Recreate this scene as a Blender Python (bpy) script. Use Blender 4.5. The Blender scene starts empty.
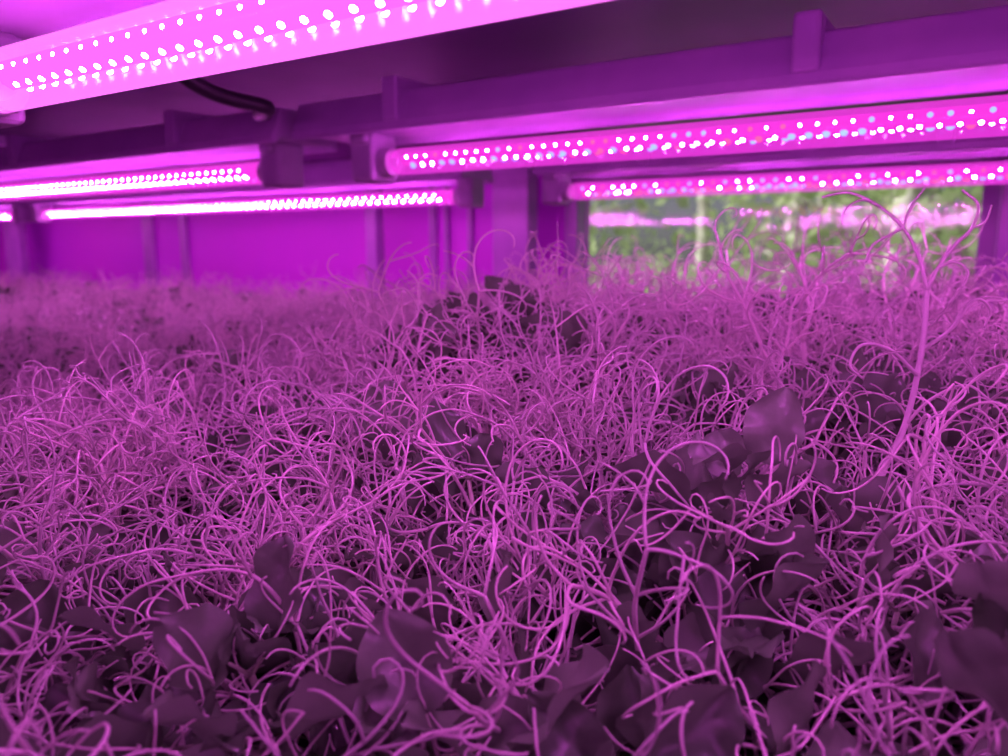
import bpy, math, random
import numpy as np
from mathutils import Vector, Matrix, Euler, noise
random.seed(11); rng=np.random.default_rng(11)
sc=bpy.context.scene
sc.view_settings.view_transform='Standard'
# ---------------- camera ----------------
F_PX=761.0; YAW=math.radians(32.3); PITCH=math.radians(9.7)
Fv=Vector((-math.sin(YAW)*math.cos(PITCH), math.cos(YAW)*math.cos(PITCH), -math.sin(PITCH)))
Rv=Vector((math.cos(YAW), math.sin(YAW),0)); Uv=Rv.cross(Fv)
cam=bpy.data.cameras.new('camera'); co=bpy.data.objects.new('camera',cam); sc.collection.objects.link(co)
cam.sensor_width=36; cam.lens=36*F_PX/1008; cam.clip_start=0.01; cam.clip_end=200
co.matrix_world=Matrix(((Rv.x,Uv.x,-Fv.x,0),(Rv.y,Uv.y,-Fv.y,0),(Rv.z,Uv.z,-Fv.z,0),(0,0,0,1)))
cam.dof.use_dof=True; cam.dof.focus_distance=0.32; cam.dof.aperture_fstop=9.5
sc.camera=co
def xonY(px,Y,py=200):
    d=Fv+Rv*((px-504)/F_PX)+Uv*((378-py)/F_PX)
    return d.x*Y/d.y
# ---------------- helpers ----------------
def link(o,parent=None):
    sc.collection.objects.link(o)
    if parent: o.parent=parent
    return o
def mesh_obj(name,verts,faces,mat,parent=None,smooth=False,mats=None,midx=None):
    me=bpy.data.meshes.new(name); me.from_pydata([tuple(v) for v in verts],[],[tuple(f) for f in faces])
    for m in (mats or [mat]): me.materials.append(m)
    if midx is not None: me.polygons.foreach_set('material_index',midx)
    if smooth: me.polygons.foreach_set('use_smooth',[True]*len(me.polygons))
    me.update()
    return link(bpy.data.objects.new(name,me),parent)
def empty(name):
    e=bpy.data.objects.new(name,None); e.empty_display_size=.05; return link(e)
class MB:
    def __init__(s): s.v=[];s.f=[];s.m=[]
    def add(s,v,f,m=0):
        o=len(s.v); s.v+= [tuple(a) for a in v]; s.f+=[tuple(i+o for i in q) for q in f]; s.m+=[m]*len(f)
    def box(s,x0,x1,y0,y1,z0,z1,m=0):
        s.add([(x0,y0,z0),(x1,y0,z0),(x1,y1,z0),(x0,y1,z0),(x0,y0,z1),(x1,y0,z1),(x1,y1,z1),(x0,y1,z1)],
              [(0,3,2,1),(4,5,6,7),(0,1,5,4),(1,2,6,5),(2,3,7,6),(3,0,4,7)],m)
    def prof(s,pts,x0,x1,m=0,cap=True,closed=True):
        n=len(pts); v=[(x0,y,z) for y,z in pts]+[(x1,y,z) for y,z in pts]
        f=[(i,(i+1)%n,n+(i+1)%n,n+i) for i in range(n if closed else n-1)]
        if cap: f+= [tuple(range(n))[::-1],tuple(range(n,2*n))]
        s.add(v,f,m)
    def sweep(s,pts,rad,sides=5,m=0):
        pts=np.array(pts); n=len(pts)
        t=np.gradient(pts,axis=0); t/=np.linalg.norm(t,axis=1)[:,None]+1e-12
        a=np.array([1,0,0.]) if abs(t[0][0])<.8 else np.array([0,1.,0])
        nrm=np.cross(t[0],a); nrm/=np.linalg.norm(nrm)
        v=[];f=[]
        ang=[2*math.pi*k/sides for k in range(sides)]
        for i in range(n):
            nrm=nrm-t[i]*nrm.dot(t[i]); nrm/=np.linalg.norm(nrm)+1e-12
            b=np.cross(t[i],nrm)
            for q in ang: v.append(tuple(pts[i]+rad[i]*(math.cos(q)*nrm+math.sin(q)*b)))
        for i in range(n-1):
            for k in range(sides):
                k2=(k+1)%sides
                f.append((i*sides+k,i*sides+k2,(i+1)*sides+k2,(i+1)*sides+k))
        f.append(tuple(range(sides))[::-1]); f.append(tuple((n-1)*sides+k for k in range(sides)))
        s.add(v,f,m)
    def obj(s,name,mats,parent=None,smooth=False,bevel=0):
        o=mesh_obj(name,s.v,s.f,None,parent,smooth,mats,s.m)
        if bevel:
            b=o.modifiers.new('bevel','BEVEL'); b.width=bevel; b.segments=3; b.limit_method='ANGLE'
        return o
def mat(name,col,rough=.5,metal=0,col2=None,nscale=20,spec=.5,bump=0,rand=0):
    m=bpy.data.materials.new(name); m.use_nodes=True; nt=m.node_tree; b=nt.nodes['Principled BSDF']
    b.inputs['Base Color'].default_value=(*col,1); b.inputs['Roughness'].default_value=rough
    b.inputs['Metallic'].default_value=metal; b.inputs['Specular IOR Level'].default_value=spec
    tc=nt.nodes.new('ShaderNodeTexCoord')
    nz=nt.nodes.new('ShaderNodeTexNoise'); nz.inputs['Scale'].default_value=nscale; nz.inputs['Detail'].default_value=3
    nt.links.new(tc.outputs['Object'],nz.inputs['Vector'])
    if col2:
        mx=nt.nodes.new('ShaderNodeMix'); mx.data_type='RGBA'
        mx.inputs['A'].default_value=(*col,1); mx.inputs['B'].default_value=(*col2,1)
        if rand:
            oi=nt.nodes.new('ShaderNodeObjectInfo'); ma=nt.nodes.new('ShaderNodeMath'); ma.operation='MULTIPLY_ADD'
            ma.inputs[1].default_value=rand; nt.links.new(oi.outputs['Random'],ma.inputs[0])
            m2=nt.nodes.new('ShaderNodeMath'); m2.operation='MULTIPLY'; m2.inputs[1].default_value=1-rand
            nt.links.new(nz.outputs['Fac'],m2.inputs[0]); nt.links.new(m2.outputs[0],ma.inputs[2])
            nt.links.new(ma.outputs[0],mx.inputs['Factor'])
        else:
            rp=nt.nodes.new('ShaderNodeValToRGB'); rp.color_ramp.elements[0].position=.35; rp.color_ramp.elements[1].position=.65
            nt.links.new(nz.outputs['Fac'],rp.inputs['Fac']); nt.links.new(rp.outputs['Color'],mx.inputs['Factor'])
        nt.links.new(mx.outputs['Result'],b.inputs['Base Color'])
    if bump:
        bp=nt.nodes.new('ShaderNodeBump'); bp.inputs['Strength'].default_value=bump; bp.inputs['Distance'].default_value=.002
        nt.links.new(nz.outputs['Fac'],bp.inputs['Height']); nt.links.new(bp.outputs['Normal'],b.inputs['Normal'])
    return m
def emis(name,col,s):
    m=bpy.data.materials.new(name); m.use_nodes=True; nt=m.node_tree; nt.nodes.clear()
    e=nt.nodes.new('ShaderNodeEmission'); e.inputs[0].default_value=(*col,1); e.inputs[1].default_value=s
    o=nt.nodes.new('ShaderNodeOutputMaterial'); nt.links.new(e.outputs[0],o.inputs[0]); return m
def leafmat(name,c1,c2,trans=.3,rough=.4,spec=.5,bump=.15,ns=40):
    m=mat(name,c1,rough,0,c2,ns,spec,bump,.6); nt=m.node_tree; b=nt.nodes['Principled BSDF']
    tr=nt.nodes.new('ShaderNodeBsdfTranslucent'); tr.inputs[0].default_value=(*[min(1,x*1.6) for x in c2],1)
    mx=nt.nodes.new('ShaderNodeMixShader'); mx.inputs[0].default_value=trans
    o=nt.nodes['Material Output']
    nt.links.new(b.outputs[0],mx.inputs[1]); nt.links.new(tr.outputs[0],mx.inputs[2]); nt.links.new(mx.outputs[0],o.inputs[0])
    return m
M_wall=mat('wall_panel_led_tint',(.93,.12,1.0),.45,0,(.85,.11,1.0),3)  # LED purple put into the base colour of the white walls
M_metal=mat('painted_metal',(.62,.36,.72),.32,0,(.52,.3,.64),14,.6,.05)
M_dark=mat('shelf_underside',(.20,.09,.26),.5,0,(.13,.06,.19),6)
M_plastic=mat('grey_plastic',(.55,.42,.62),.4,0,(.45,.34,.52),30)
M_black=mat('black_rubber',(.012,.01,.016),.5,0,(.02,.015,.025),40)
M_alu=mat('aluminium_cap',(.7,.6,.72),.3,.6,(.6,.5,.62),60)
M_floor=mat('concrete_floor',(.3,.28,.3),.8,0,(.2,.19,.2),8,.3,.2)
M_soil=mat('dark_substrate',(.03,.022,.018),.95,0,(.06,.045,.03),120,.1,.8)
M_tray=mat('black_tray_plastic',(.03,.03,.035),.4,0,(.05,.05,.05),40)
M_tendril=mat('pea_tendril',(1.0,1.0,.84),.30,0,(.50,.60,.46),60,.75,0,.6)
M_stem=mat('pea_stem',(.55,.72,.42),.45,0,(.38,.52,.32),60,.35,0,.5)
M_leaf=leafmat('pea_leaf',(.055,.16,.05),(.25,.42,.22),.16,.27,.7,.4,90)
def cover_mat(name,col,s,tr=.5):
    m=bpy.data.materials.new(name); m.use_nodes=True; nt=m.node_tree; nt.nodes.clear()
    e=nt.nodes.new('ShaderNodeEmission'); e.inputs[0].default_value=(*col,1); e.inputs[1].default_value=s
    t=nt.nodes.new('ShaderNodeBsdfTransparent'); t.inputs[0].default_value=(1,.93,1,1)
    g=nt.nodes.new('ShaderNodeBsdfGlossy'); g.inputs['Roughness'].default_value=.15
    mx=nt.nodes.new('ShaderNodeMixShader'); mx.inputs[0].default_value=tr
    m2=nt.nodes.new('ShaderNodeMixShader'); m2.inputs[0].default_value=.05
    o=nt.nodes.new('ShaderNodeOutputMaterial')
    nt.links.new(e.outputs[0],mx.inputs[1]); nt.links.new(t.outputs[0],mx.inputs[2])
    nt.links.new(mx.outputs[0],m2.inputs[1]); nt.links.new(g.outputs[0],m2.inputs[2]); nt.links.new(m2.outputs[0],o.inputs[0])
    return m
M_cover=cover_mat('tube_cover',(1,.05,.86),1.4,.6)
M_cover_mixed=cover_mat('tube_cover_mixed',(1,.05,.86),1.35,.68)
M_cover_bright=cover_mat('tube_cover_bright',(1,.17,.95),2.0,.55)
M_pcb=emis('led_board_glow',(1,.04,.75),.9)
M_pink=emis('led_chip_pink',(.98,.135,1.0),440)
M_red=emis('led_chip_red',(1,.05,.05),4)
M_blue=emis('led_chip_blue',(.04,.28,1),4)
# ---------------- light fixtures ----------------
TZ=.082; TR=.0125
def fixture(x0,x1,Y,colored=0.0,b0=None,b1=None,dens=.0115,TR=TR,cov=None,csz=1.0,clip0=.17):
    E=empty('led_tube_fixture'); dm=dens/.0115
    b0=b0 if b0 is not None else x0-.05; b1=b1 if b1 is not None else x1+.05
    h=MB(); w=.046
    pr=[(Y-w,.104),(Y-w,.112),(Y-w+.012,.14),(Y+w-.012,.14),(Y+w,.112),(Y+w,.104),(Y+w-.006,.104),(Y+w-.012,.11),(Y-w+.012,.11),(Y-w+.006,.104)]
    h.prof(pr,b0,b1); h.obj('housing',[M_metal],E,bevel=.003)
    k=MB(); n=int((b1-b0)/.35)
    for i in range(n+1):
        cx=b0+clip0+i*.35
        if cx<b1-.05: k.box(cx-.009,cx+.009,Y-w-.003,Y+w+.003,.112,.15)
    k.obj('mounting_clips',[M_metal],E,bevel=.003)
    c=MB(); N=24; ring=[(Y+TR*math.cos(2*math.pi*i/N),TZ+TR*math.sin(2*math.pi*i/N)) for i in range(N)]
    c.prof(ring,x0,x1,0,cap=False); 
    for xe,sg in ((x0,-1),(x1,1)):
        pv=[];
        for j in range(5):
            a=j/4*math.pi/2
            for i in range(N): 
                q=2*math.pi*i/N; pv.append((xe+sg*TR*.8*math.sin(a),Y+TR*max(math.cos(a),.01)*math.cos(q),TZ+TR*max(math.cos(a),.01)*math.sin(q)))
        pf=[(j*N+i,j*N+(i+1)%N,(j+1)*N+(i+1)%N,(j+1)*N+i) for j in range(4) for i in range(N)]
        c.add(pv,pf)
    c.obj('tube_cover',[cov or M_cover],E,smooth=True)
    b=MB(); rb=TR*.5
    b.prof([(Y+rb*math.cos(math.radians(a)),TZ+.002+rb*math.sin(math.radians(a))) for a in range(0,360,45)],x0+.005,x1-.005)
    b.obj('led_board',[M_pcb],E)
    ch=MB()
    nn=int((x1-x0-.02)/dens)
    for r,(ang,sz) in enumerate(((-190,.0010),(-125,.00145),(-55,.00145),(10,.0010))):
        a=math.radians(ang); ny,nz=math.cos(a),math.sin(a); sz*=math.sqrt(dm)
        for i in range(nn):
            x=x0+.012+(i+(.5 if r%2 else 0))*dens; rr=rb+.0005
            cy,cz=Y+rr*ny,TZ+.002+rr*nz; ty,tz=-nz,ny
            mm=0; u=random.random()
            if u<colored: mm=1 if random.random()<.5 else 2
            v=[];K=8; S=sz*(1.9 if mm else 1)*csz
            for hh,ss in ((0,1),(.6,.85),(1,.4)):
                for q in range(K):
                    aa=2*math.pi*q/K; a1=math.cos(aa)*ss; b1_=math.sin(aa)*ss
                    v.append((x+a1*S,cy+ty*b1_*S+ny*hh*S*.8,cz+tz*b1_*S+nz*hh*S*.8))
            f=[(l*K+q,l*K+(q+1)%K,(l+1)*K+(q+1)%K,(l+1)*K+q) for l in range(2) for q in range(K)]+[tuple(2*K+q for q in range(K))]
            ch.add(v,f,mm)
    ch.obj('led_chips',[M_pink,M_red,M_blue],E)
    for xe,sg in ((x0,-1),(x1,1)):
        cp=MB(); cp.prof([(Y+(TR+.001)*math.cos(2*math.pi*i/N),TZ+(TR+.001)*math.sin(2*math.pi*i/N)) for i in range(N)],*sorted((xe+sg*.009,xe+sg*.024)))
        cp.obj('end_cap',[M_alu],E,bevel=.001)
        hh=MB(); xa,xb=sorted((xe+sg*.02,xe+sg*.05))
        hh.box(xa,xb,Y-.019,Y+.019,TZ-.018,.112); hh.box(xa+.004,xb-.004,Y-.024,Y+.024,.098,.112)
        hh.obj('tube_holder',[M_plastic],E,bevel=.005)
    return E
Yn,Ym,Yf=.204,.59,1.03
fixture(xonY(8,Yn,90),.85,Yn,.0,b0=xonY(-60,Yn,90),TR=.0145,cov=M_cover_bright)
fixture(-1.95,xonY(262,Ym),Ym,.0,b1=xonY(318,Ym)-.012,dens=.014)
fixture(xonY(402,Ym),.85,Ym,.36,b0=xonY(326,Ym),clip0=.13,cov=M_cover_mixed)
fixture(xonY(47,Yf),xonY(453,Yf),Yf,.0,dens=.019)
fixture(xonY(577,Yf),.95,Yf,.6,dens=.016,cov=M_cover_mixed)
fixture(-3.1,xonY(47,Yf)-.16,Yf,0,dens=.019)
fixture(-.75,.75,-.2,.35)  # unseen row behind the camera, added to light the foreground
cu=bpy.data.curves.new('power_cable','CURVE'); cu.dimensions='3D'; cu.bevel_depth=.0065; cu.bevel_resolution=3
sp=cu.splines.new('NURBS')
cx=xonY(322,Ym)
cp=[(xonY(150,.36,80),.36,.162),(xonY(165,.38,85),.38,.14),(xonY(200,.42,95),.42,.128),(xonY(240,.46,100),.46,.124),(xonY(285,.50,103),.50,.124),(cx-.03,.525,.126),(cx-.01,.532,.13)]
sp.points.add(len(cp)-1)
for p,c in zip(sp.points,cp): p.co=(*c,1)
sp.use_endpoint_u=True; cu.materials.append(M_black); link(bpy.data.objects.new('power_cable',cu))
# ---------------- shelf ----------------
S=empty('shelf_deck')
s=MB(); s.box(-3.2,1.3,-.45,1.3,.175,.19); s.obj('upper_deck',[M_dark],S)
s=MB()
for y in (.36,.80,1.18): s.box(-3.2,1.3,y-.012,y+.012,.157,.175)
for x in (-2.3,-1.35,.65): s.box(x-.02,x+.02,-.4,1.28,.160,.175)
s.obj('deck_rails',[M_metal],S,bevel=.003)
T=empty('growing_tray')
s=MB(); s.box(-3.2,1.3,-.10,-.085,-.27,-.19); s.box(-3.2,1.3,1.29,1.305,-.27,-.19); s.box(-3.2,1.3,-.085,1.29,-.27,-.26)
s.obj('tray_body',[M_tray],T)
s=MB(); s.box(-3.19,1.29,-.085,1.29,-.26,-.235); s.obj('substrate',[M_soil],T)
YW=1.42
for a,b,d in ((4,18,.03),(365,376,.03),(492,528,.04),(996,1040,.04)):
    s=MB(); s.box(xonY(a,1.325,240),xonY(b,1.325,240),1.325,1.325+d,-1.2,.19); s.obj('shelf_upright',[M_metal],bevel=.004)
# ---------------- room ----------------
wx0,wx1=xonY(572,YW,240),xonY(990,YW,240); wz0,wz1=-.45,.135
XL,XR,YB,ZF,ZC=-3.6,2.0,-1.8,-1.2,1.2
def box_obj(name,a,m): q=MB(); q.box(*a); return q.obj(name,[m])
q=MB(); q.box(XL,wx0,YW,YW+.08,ZF,ZC); q.box(wx1,XR,YW,YW+.08,ZF,ZC); q.box(wx0,wx1,YW,YW+.08,ZF,wz0); q.box(wx0,wx1,YW,YW+.08,wz1,ZC); q.obj('wall_back',[M_wall])
box_obj('wall_left',(XL-.08,XL,YB,YW+.08,ZF,ZC),M_wall); box_obj('wall_right',(XR,XR+.08,YB,YW+.08,ZF,ZC),M_wall)
box_obj('wall_front',(XL,XR,YB-.08,YB,ZF,ZC),M_wall); box_obj('floor',(XL,XR,YB,YW,ZF-.05,ZF),M_floor); box_obj('ceiling',(XL,XR,YB,YW,ZC,ZC+.05),M_wall)
q=MB()
for px,w in ((146,.05),(183,.03),(432,.018),(447,.01),(470,.012)):
    x=xonY(px,YW,240); q.box(x,x+w,YW-.012,YW,ZF,ZC)
q.obj('trim_1',[M_metal],bevel=.002)
W=empty('window_1'); q=MB(); fw=.016
q.box(wx0-.012,wx0+fw,YW-.012,YW+.03,wz0,wz1); q.box(wx1-fw,wx1+.012,YW-.012,YW+.03,wz0,wz1)
q.box(wx0+fw,wx1-fw,YW-.012,YW+.03,wz0-.02,wz0+fw); q.box(wx0+fw,wx1-fw,YW-.012,YW+.03,wz1-fw,wz1+.02)
q.obj('frame',[M_metal],W,bevel=.003)
gm=bpy.data.materials.new('window_glass'); gm.use_nodes=True; nt=gm.node_tree; nt.nodes.clear()
t=nt.nodes.new('ShaderNodeBsdfTransparent'); t.inputs[0].default_value=(.95,.95,.95,1); g=nt.nodes.new('ShaderNodeBsdfGlossy'); g.inputs['Roughness'].default_value=.04
mx=nt.nodes.new('ShaderNodeMixShader'); mx.inputs[0].default_value=.14; o=nt.nodes.new('ShaderNodeOutputMaterial')
nt.links.new(t.outputs[0],mx.inputs[1]); nt.links.new(g.outputs[0],mx.inputs[2]); nt.links.new(mx.outputs[0],o.inputs[0])
mesh_obj('glass',[(wx0+fw,YW+.02,wz0),(wx1-fw,YW+.02,wz0),(wx1-fw,YW+.02,wz1),(wx0+fw,YW+.02,wz1)],[(0,1,2,3)],gm,W)
# ---------------- outdoors ----------------
M_bark=mat('birch_bark',(.85,.84,.8),.8,0,(.4,.38,.35),9); M_grass=mat('grass',(.22,.3,.14),.9,0,(.4,.44,.25),2)
M_tleaf=leafmat('tree_leaf',(.05,.09,.04),(.50,.60,.34),.5,.5)
q=MB(); q.box(-40,30,1.6,60,ZF-.15,ZF-.05); q.obj('ground_outside',[M_grass])
for ti in range(15):
    E=empty('birch_tree'); d=random.uniform(5,15); px=random.uniform(520,1060); x=xonY(px,d,240)
    b=MB(); P=[(x+.1*math.sin(k*.7+ti),d+.08*math.cos(k+ti),ZF-.1+k*.6) for k in range(12)]
    b.sweep(P,[.12*(1-k/14) for k in range(12)],8)
    cl=[]
    for k in range(22):
        z0=random.uniform(ZF+.3,ZF+6); a=random.uniform(0,6.28); L=random.uniform(.5,1.6)
        p0=np.array([x,d,z0]); p1=p0+np.array([math.cos(a)*L,math.sin(a)*L,.35*L]); b.sweep([p0,(p0+p1)/2+[0,0,.05],p1],[.025,.015,.005],4); cl.append(p1); cl.append((p0+p1)/2)
    b.obj('trunk',[M_bark],E,smooth=True)
    lf=MB()
    for c in cl:
        for j in range(26):
            p=Vector(c)+Vector((random.gauss(0,.25),random.gauss(0,.25),random.gauss(0,.22))); R=Euler((random.uniform(0,6),random.uniform(0,6),0)).to_matrix(); h=random.uniform(.05,.09)
            lf.add([p+R@Vector(v)*h for v in ((-1,0,0),(0,-.6,0),(1,0,0),(0,.6,0))],[(0,1,2,3)])
    lf.obj('foliage',[M_tleaf],E)
sun=bpy.data.lights.new('sun','SUN'); sun.energy=5; sun.angle=.02; sun.color=(1,.96,.86); so=link(bpy.data.objects.new('sun',sun)); so.rotation_euler=Vector((.7,.45,-.62)).to_track_quat('-Z','Y').to_euler()
wd=bpy.data.worlds.new('sky'); sc.world=wd; wd.use_nodes=True; nt=wd.node_tree; bg=nt.nodes['Background']
sk=nt.nodes.new('ShaderNodeTexSky'); sk.sky_type='HOSEK_WILKIE'; sk.turbidity=8; sk.sun_direction=(-.3,-.6,.6)
nt.links.new(sk.outputs[0],bg.inputs[0]); bg.inputs[1].default_value=1.7
# ---------------- pea shoots ----------------
def grow(start,dirv,L,k0,k1,step=.0024,up=.0,pw=1.4,wob=.06):
    n=max(5,int(L/step)); p=np.array(start,float); d=np.array(dirv,float); d/=np.linalg.norm(d)
    ax=np.cross(d,rng.normal(size=3)); ax/=np.linalg.norm(ax); out=[p.copy()]; dirs=[d.copy()]
    tw=rng.normal()*.10
    for i in range(n):
        s=i/n; a=(k0+k1*s**pw)*step
        d=d*math.cos(a)+np.cross(ax,d)*math.sin(a)+ax*tw*.3+rng.normal(size=3)*.035
        d[2]+=up*step*20
        d/=np.linalg.norm(d); ax=ax-d*ax.dot(d)+rng.normal(size=3)*wob; ax-=d*ax.dot(d); ax/=np.linalg.norm(ax)
        p=p+d*step; out.append(p.copy()); dirs.append(d.copy())
    return np.array(out),dirs
def rads(n,a,b): return [a+(b-a)*i/(n-1) for i in range(n)]
def sgn(): return 1 if random.random()<.5 else -1
def curl():
    u=random.random()
    if u<.42: return random.uniform(0,14),random.uniform(60,150),1.9
    if u<.55: return random.uniform(25,50),random.uniform(40,100),1.0
    if u<.80: return random.uniform(2,15),random.uniform(180,320),2.6
    return random.uniform(0,10),random.uniform(300,520),3.4
def tendril_leaf(B,p,d,size=1.0,r0=.00100,spread=1.0):
    L=random.uniform(.04,.085)*size
    path,dirs=grow(p,d,L,sgn()*random.uniform(1,10),sgn()*random.uniform(0,16),up=.02,wob=.03)
    B.sweep(path,rads(len(path),r0*1.08,r0*.75),6,0)
    n=len(path); nodes=[int(n*f) for f in (random.uniform(.35,.55),random.uniform(.65,.8),.99)]
    base=rng.normal(size=3)
    for j,i in enumerate(nodes):
        i=min(i,n-1)
        dd=np.array(dirs[i]); sv=np.cross(dd,base+rng.normal(size=3)*.4); sv/=np.linalg.norm(sv)
        for sd in (-1,1):
            if j<2 and random.random()<.1: continue
            nd=dd+sd*sv*random.uniform(.6,1.3)*spread
            k0,k1,pw=curl()
            q,_d=grow(path[i],nd,random.uniform(.034,.068)*size,k0,k1,pw=pw)
            B.sweep(q,rads(len(q),r0*.66,r0*.36),5,0)
            if random.random()<.65:
                k=int(len(q)*random.uniform(.2,.5)); k0,k1,pw=curl(); q2,_=grow(q[k],_d[k]+rng.normal(size=3)*.55,random.uniform(.024,.05)*size,k0,k1,pw=pw)
                B.sweep(q2,rads(len(q2),r0*.54,r0*.33),5,0)
    return path
def leaflet(B,p,d,L,W,m=1):
    d=Vector(d).normalized(); side=d.cross(Vector((0,0,1))); 
    if side.length<.1: side=Vector((1,0,0))
    side.normalize(); nrm=side.cross(d); roll=random.uniform(-.9,.9)
    R=Matrix.Rotation(roll,3,d); side=R@side; nrm=R@nrm
    nu,nv=12,8; v=[];f=[]; cup=random.uniform(.15,.7); bend=random.uniform(-.8,.5)
    ph=random.uniform(0,6)
    for i in range(nu+1):
        u=i/nu; w=W*max(.04,math.sin(math.pi*min(1,.03+u*.97)**.85))**.6
        if i==nu: w=W*.12
        for j in range(nv+1):
            t=(j/nv-.5)*2
            z=cup*w*.5*abs(t)**1.3+bend*L*u*u*.5+.0012*math.sin(u*9+t*3+ph)+.0022*abs(t)*math.sin(u*12+ph+(2 if t>0 else 0))-.0006*math.exp(-(t*6)**2)
            z+=.00035*math.cos((u*1.0-abs(t)*.35)*34)*(1-abs(t))
            v.append(Vector(p)+d*(u*L)+side*(t*w*.5*(1-.12*cup))+nrm*z)
    for i in range(nu):
        for j in range(nv):
            a=i*(nv+1)+j; f.append((a,a+1,a+nv+2,a+nv+1))
    B.add(v,f,m)
def shoot(idx,kind):
    B=MB()
    lean=random.uniform(-.02,.02),random.uniform(-.02,.02)
    H=.17 if kind!='tall' else .20
    P=[(lean[0]*t*1.0-lean[0],lean[1]*t-lean[1],-.15+H*t) for t in np.linspace(0,1,9)]
    P=[(a+.003*math.sin(i*1.3+idx),b+.003*math.cos(i*1.7+idx),c) for i,(a,b,c) in enumerate(P)]
    B.sweep(P,rads(9,.0019,.0013),6,2 if kind!='tall' else 0)
    a0=random.uniform(0,6.28)
    levs={'leafy':((3,2),(5,2),(6,3),(7,3),(8,3)),'tendril':((3,1),(5,2),(7,2)),'tall':((4,2),(6,2))}[kind]
    for lev,(pi_,n) in enumerate(levs):
        p=np.array(P[pi_]); 
        for k in range(n):
            a=a0+lev*1.7+k*2*math.pi/n+random.uniform(-.4,.4); el=random.uniform(-.1,1.15)
            L=random.uniform(.024,.038)*(1.0 if kind=='leafy' else .85)
            pe=p+np.array([math.cos(a),math.sin(a),.6])*random.uniform(.003,.014)
            B.sweep([p,(p+pe)/2,pe],[.0009,.0008,.0007],4,2)
            leaflet(B,pe,(math.cos(a)*math.cos(el),math.sin(a)*math.cos(el),math.sin(el)),L,L*random.uniform(.74,.98))
    if kind=='tall':
        for k in range(2):
            a=a0+k*2.6; tendril_leaf(B,P[8],(math.cos(a)*.5,math.sin(a)*.5,1),random.uniform(.75,1.0),.0010,1.1)
    else:
        nt_={'leafy':1,'tendril':random.choice((2,3,3))}[kind]
        for k in range(nt_):
            a=a0+1+k*2.3; pz=P[8] if k else P[7]
            tendril_leaf(B,pz,(math.cos(a)*random.uniform(.2,1.2),math.sin(a)*random.uniform(.2,1.2),random.uniform(.5,1)),random.uniform(.75,1.1))
    me=bpy.data.meshes.new('pea_shoot_variant'); me.from_pydata(B.v,[],B.f)
    for m in (M_tendril,M_leaf,M_stem): me.materials.append(m)
    me.polygons.foreach_set('material_index',B.m); me.polygons.foreach_set('use_smooth',[True]*len(B.f)); me.update()
    return bpy.data.objects.new('pea_shoot_variant_%02d'%idx,me)
col=bpy.data.collections.new('pea_shoot_variants')
NT,NL,NTL=28,10,6
for i in range(NT+NL+NTL): col.objects.link(shoot(i,'tendril' if i<NT else 'leafy' if i<NT+NL else 'tall'))
def sm(a,b,x): t=min(1,max(0,(x-a)/(b-a))); return t*t*(3-2*t)
def top(x,y):
    u=x*Rv.x+y*Rv.y; v=-x*math.sin(YAW)+y*math.cos(YAW)
    h=-.110+.062*sm(.28,.58,v)*sm(-.2,.04,u)*(1-.75*sm(.7,1.1,v))*(1-.35*sm(.35,.65,u))
    h-=.028*sm(.75,1.15,v)*sm(.05,.4,u)
    h+=.028*noise.noise(Vector((x*5,y*5,1.3)))+.02*noise.noise(Vector((x*12,y*12,5)))
    return h
pts=[];rot=[];scl=[];ids=[]
def zone(r0,r1,sp):
    nx=int(4.3/sp); ny=int(1.34/sp)
    for i in range(nx):
        for j in range(ny):
            x=-3.15+(i+random.random())*sp; y=-.06+(j+random.random())*sp
            r=math.hypot(x,y)
            if not (r0<=r<r1) or x>1.15 or y>1.25: continue
            if r<.19: continue
            sc_=random.uniform(.8,1.12)
            h=top(x,y)-.072*sc_
            u=x*Rv.x+y*Rv.y; v=-x*math.sin(YAW)+y*math.cos(YAW)
            leafy=random.random()<(.5 if r<.34 else .45 if (u>.06 and v<.5) else .28)
            if leafy: h+=.016+ (.010 if r<.35 else 0)+(.012 if u>.08 and v<.45 else 0)
            k=random.randrange(NT,NT+NL) if leafy else random.randrange(NT)
            if v>.4 and random.random()<(.04 if u>.14 else .012 if u>-.02 else .006): k=random.randrange(NT+NL,NT+NL+NTL); h-=.012 if u>.14 else .028
            pts.append((x,y,h+random.gauss(0,.008))); rot.append((random.gauss(0,.22),random.gauss(0,.22),random.uniform(0,6.28))); scl.append(sc_); ids.append(k)
zone(0,.75,.0205); zone(.75,1.5,.027); zone(1.5,4,.034)
for (u,v,z) in ((.155,.44,-.130),(.20,.50,-.115),(.24,.46,-.12),(.17,.58,-.12),(.29,.55,-.115),(.31,.48,-.125),(.12,.52,-.14),(.26,.62,-.12),(.35,.62,-.13)):
    pts.append((u*Rv.x-v*math.sin(YAW),u*Rv.y+v*math.cos(YAW),z)); rot.append((random.gauss(0,.12),random.gauss(0,.12),random.uniform(0,6.28))); scl.append(random.uniform(.95,1.15)); ids.append(random.randrange(NT+NL,NT+NL+NTL))
me=bpy.data.meshes.new('pea_shoots'); me.from_pydata(pts,[],[])
def attr(n,t,vals,key):
    a=me.attributes.new(n,t,'POINT'); a.data.foreach_set(key,np.array(vals).ravel())
attr('rot','FLOAT_VECTOR',rot,'vector'); attr('scl','FLOAT',scl,'value'); attr('idx','INT',ids,'value')
po=link(bpy.data.objects.new('pea_shoots',me))
ng=bpy.data.node_groups.new('scatter_shoots','GeometryNodeTree')
ng.interface.new_socket('Geometry',in_out='INPUT',socket_type='NodeSocketGeometry'); ng.interface.new_socket('Geometry',in_out='OUTPUT',socket_type='NodeSocketGeometry')
N=ng.nodes; gi=N.new('NodeGroupInput'); go=N.new('NodeGroupOutput'); ci=N.new('GeometryNodeCollectionInfo'); ci.inputs['Collection'].default_value=col
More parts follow.
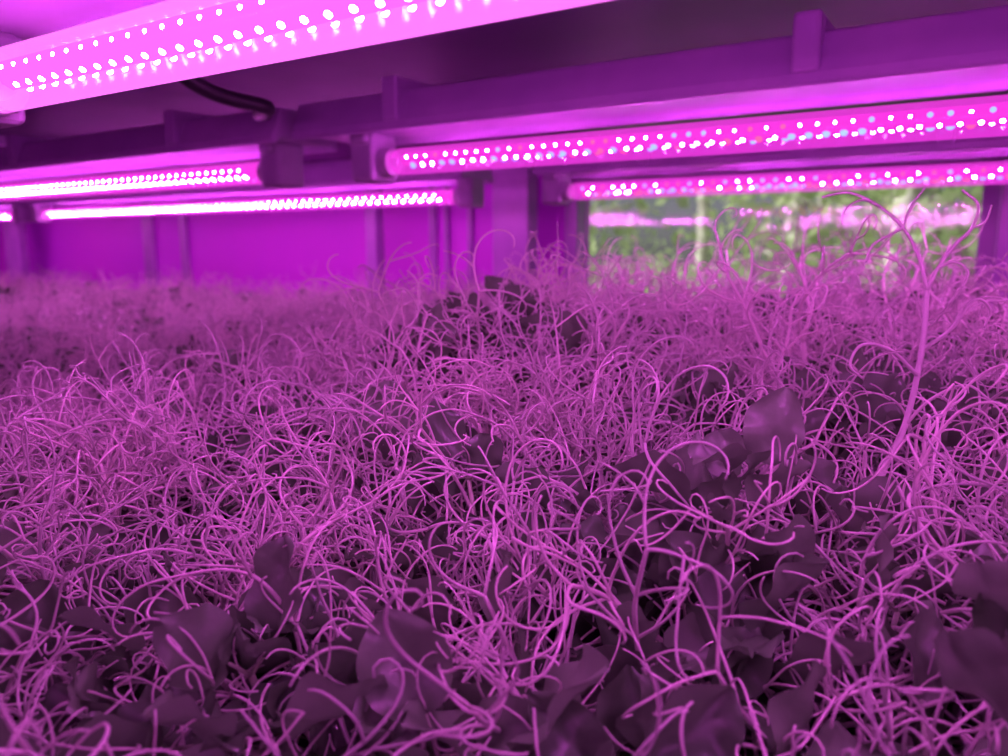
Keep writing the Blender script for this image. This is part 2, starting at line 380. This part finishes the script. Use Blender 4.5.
ci.inputs['Separate Children'].default_value=True; ci.inputs['Reset Children'].default_value=True
ip=N.new('GeometryNodeInstanceOnPoints'); ip.inputs['Pick Instance'].default_value=True
def na(n,t): a=N.new('GeometryNodeInputNamedAttribute'); a.data_type=t; a.inputs['Name'].default_value=n; return [o for o in a.outputs if o.enabled and o.name=='Attribute'][0]
er=N.new('FunctionNodeEulerToRotation')
L=ng.links; L.new(gi.outputs[0],ip.inputs['Points']); L.new(ci.outputs[0],ip.inputs['Instance'])
L.new(na('rot','FLOAT_VECTOR'),er.inputs[0]); L.new(er.outputs[0],ip.inputs['Rotation']); L.new(na('scl','FLOAT'),ip.inputs['Scale']); L.new(na('idx','INT'),ip.inputs['Instance Index'])
L.new(ip.outputs[0],go.inputs[0])
md=po.modifiers.new('scatter','NODES'); md.node_group=ng
print('shoots',len(pts))
def at(px,py,dep): return np.array(Fv*dep+Rv*((px-504)/F_PX*dep)+Uv*((378-py)/F_PX*dep))
B=MB()
def spl(ps,r0,r1,n=26):
    ps=[np.array(p) for p in ps]; ps=[2*ps[0]-ps[1]]+ps+[2*ps[-1]-ps[-2]]; out=[]
    for i in range(1,len(ps)-2):
        for t in np.linspace(0,1,8,endpoint=False):
            a,b,c,d=ps[i-1:i+3]; out.append(.5*((2*b)+(-a+c)*t+(2*a-5*b+4*c-d)*t*t+(-a+3*b-3*c+d)*t**3))
    out.append(ps[-2]); B.sweep(out,rads(len(out),r0,r1),6,0); return out
spl([at(848,600,.33),at(880,480,.335),at(905,425,.34),at(922,350,.34),at(927,290,.34)],.0018,.0012)
spl([at(927,290,.34),at(918,255,.34),at(903,228,.342),at(880,207,.345),at(850,193,.35),at(822,197,.352)],.0010,.0006)
spl([at(903,228,.342),at(888,236,.34),at(872,246,.336),at(866,262,.334)],.0007,.0005)
spl([at(880,207,.345),at(862,200,.34),at(845,210,.336),at(842,225,.336)],.0006,.0004)
spl([at(927,290,.34),at(938,268,.34),at(955,245,.34),at(972,228,.342),at(978,205,.344),at(962,190,.345)],.0010,.0006)
spl([at(938,268,.34),at(955,262,.335),at(968,272,.33),at(962,288,.33)],.0007,.0005)
spl([at(972,228,.342),at(985,222,.34),at(992,205,.338)],.0006,.0004)
spl([at(903,228,.342),at(912,205,.345),at(925,188,.348)],.0006,.0004)
spl([at(917,375,.338),at(890,350,.33),at(862,345,.325),at(850,365,.32),at(862,378,.32)],.0009,.0005)
spl([at(922,350,.34),at(950,330,.345),at(975,300,.35),at(990,310,.352),at(984,328,.352)],.0009,.0005)
spl([at(905,425,.34),at(930,400,.333),at(965,385,.328),at(990,400,.325)],.0009,.0005)
B.obj('pea_shoot_tall',[M_tendril],smooth=True)
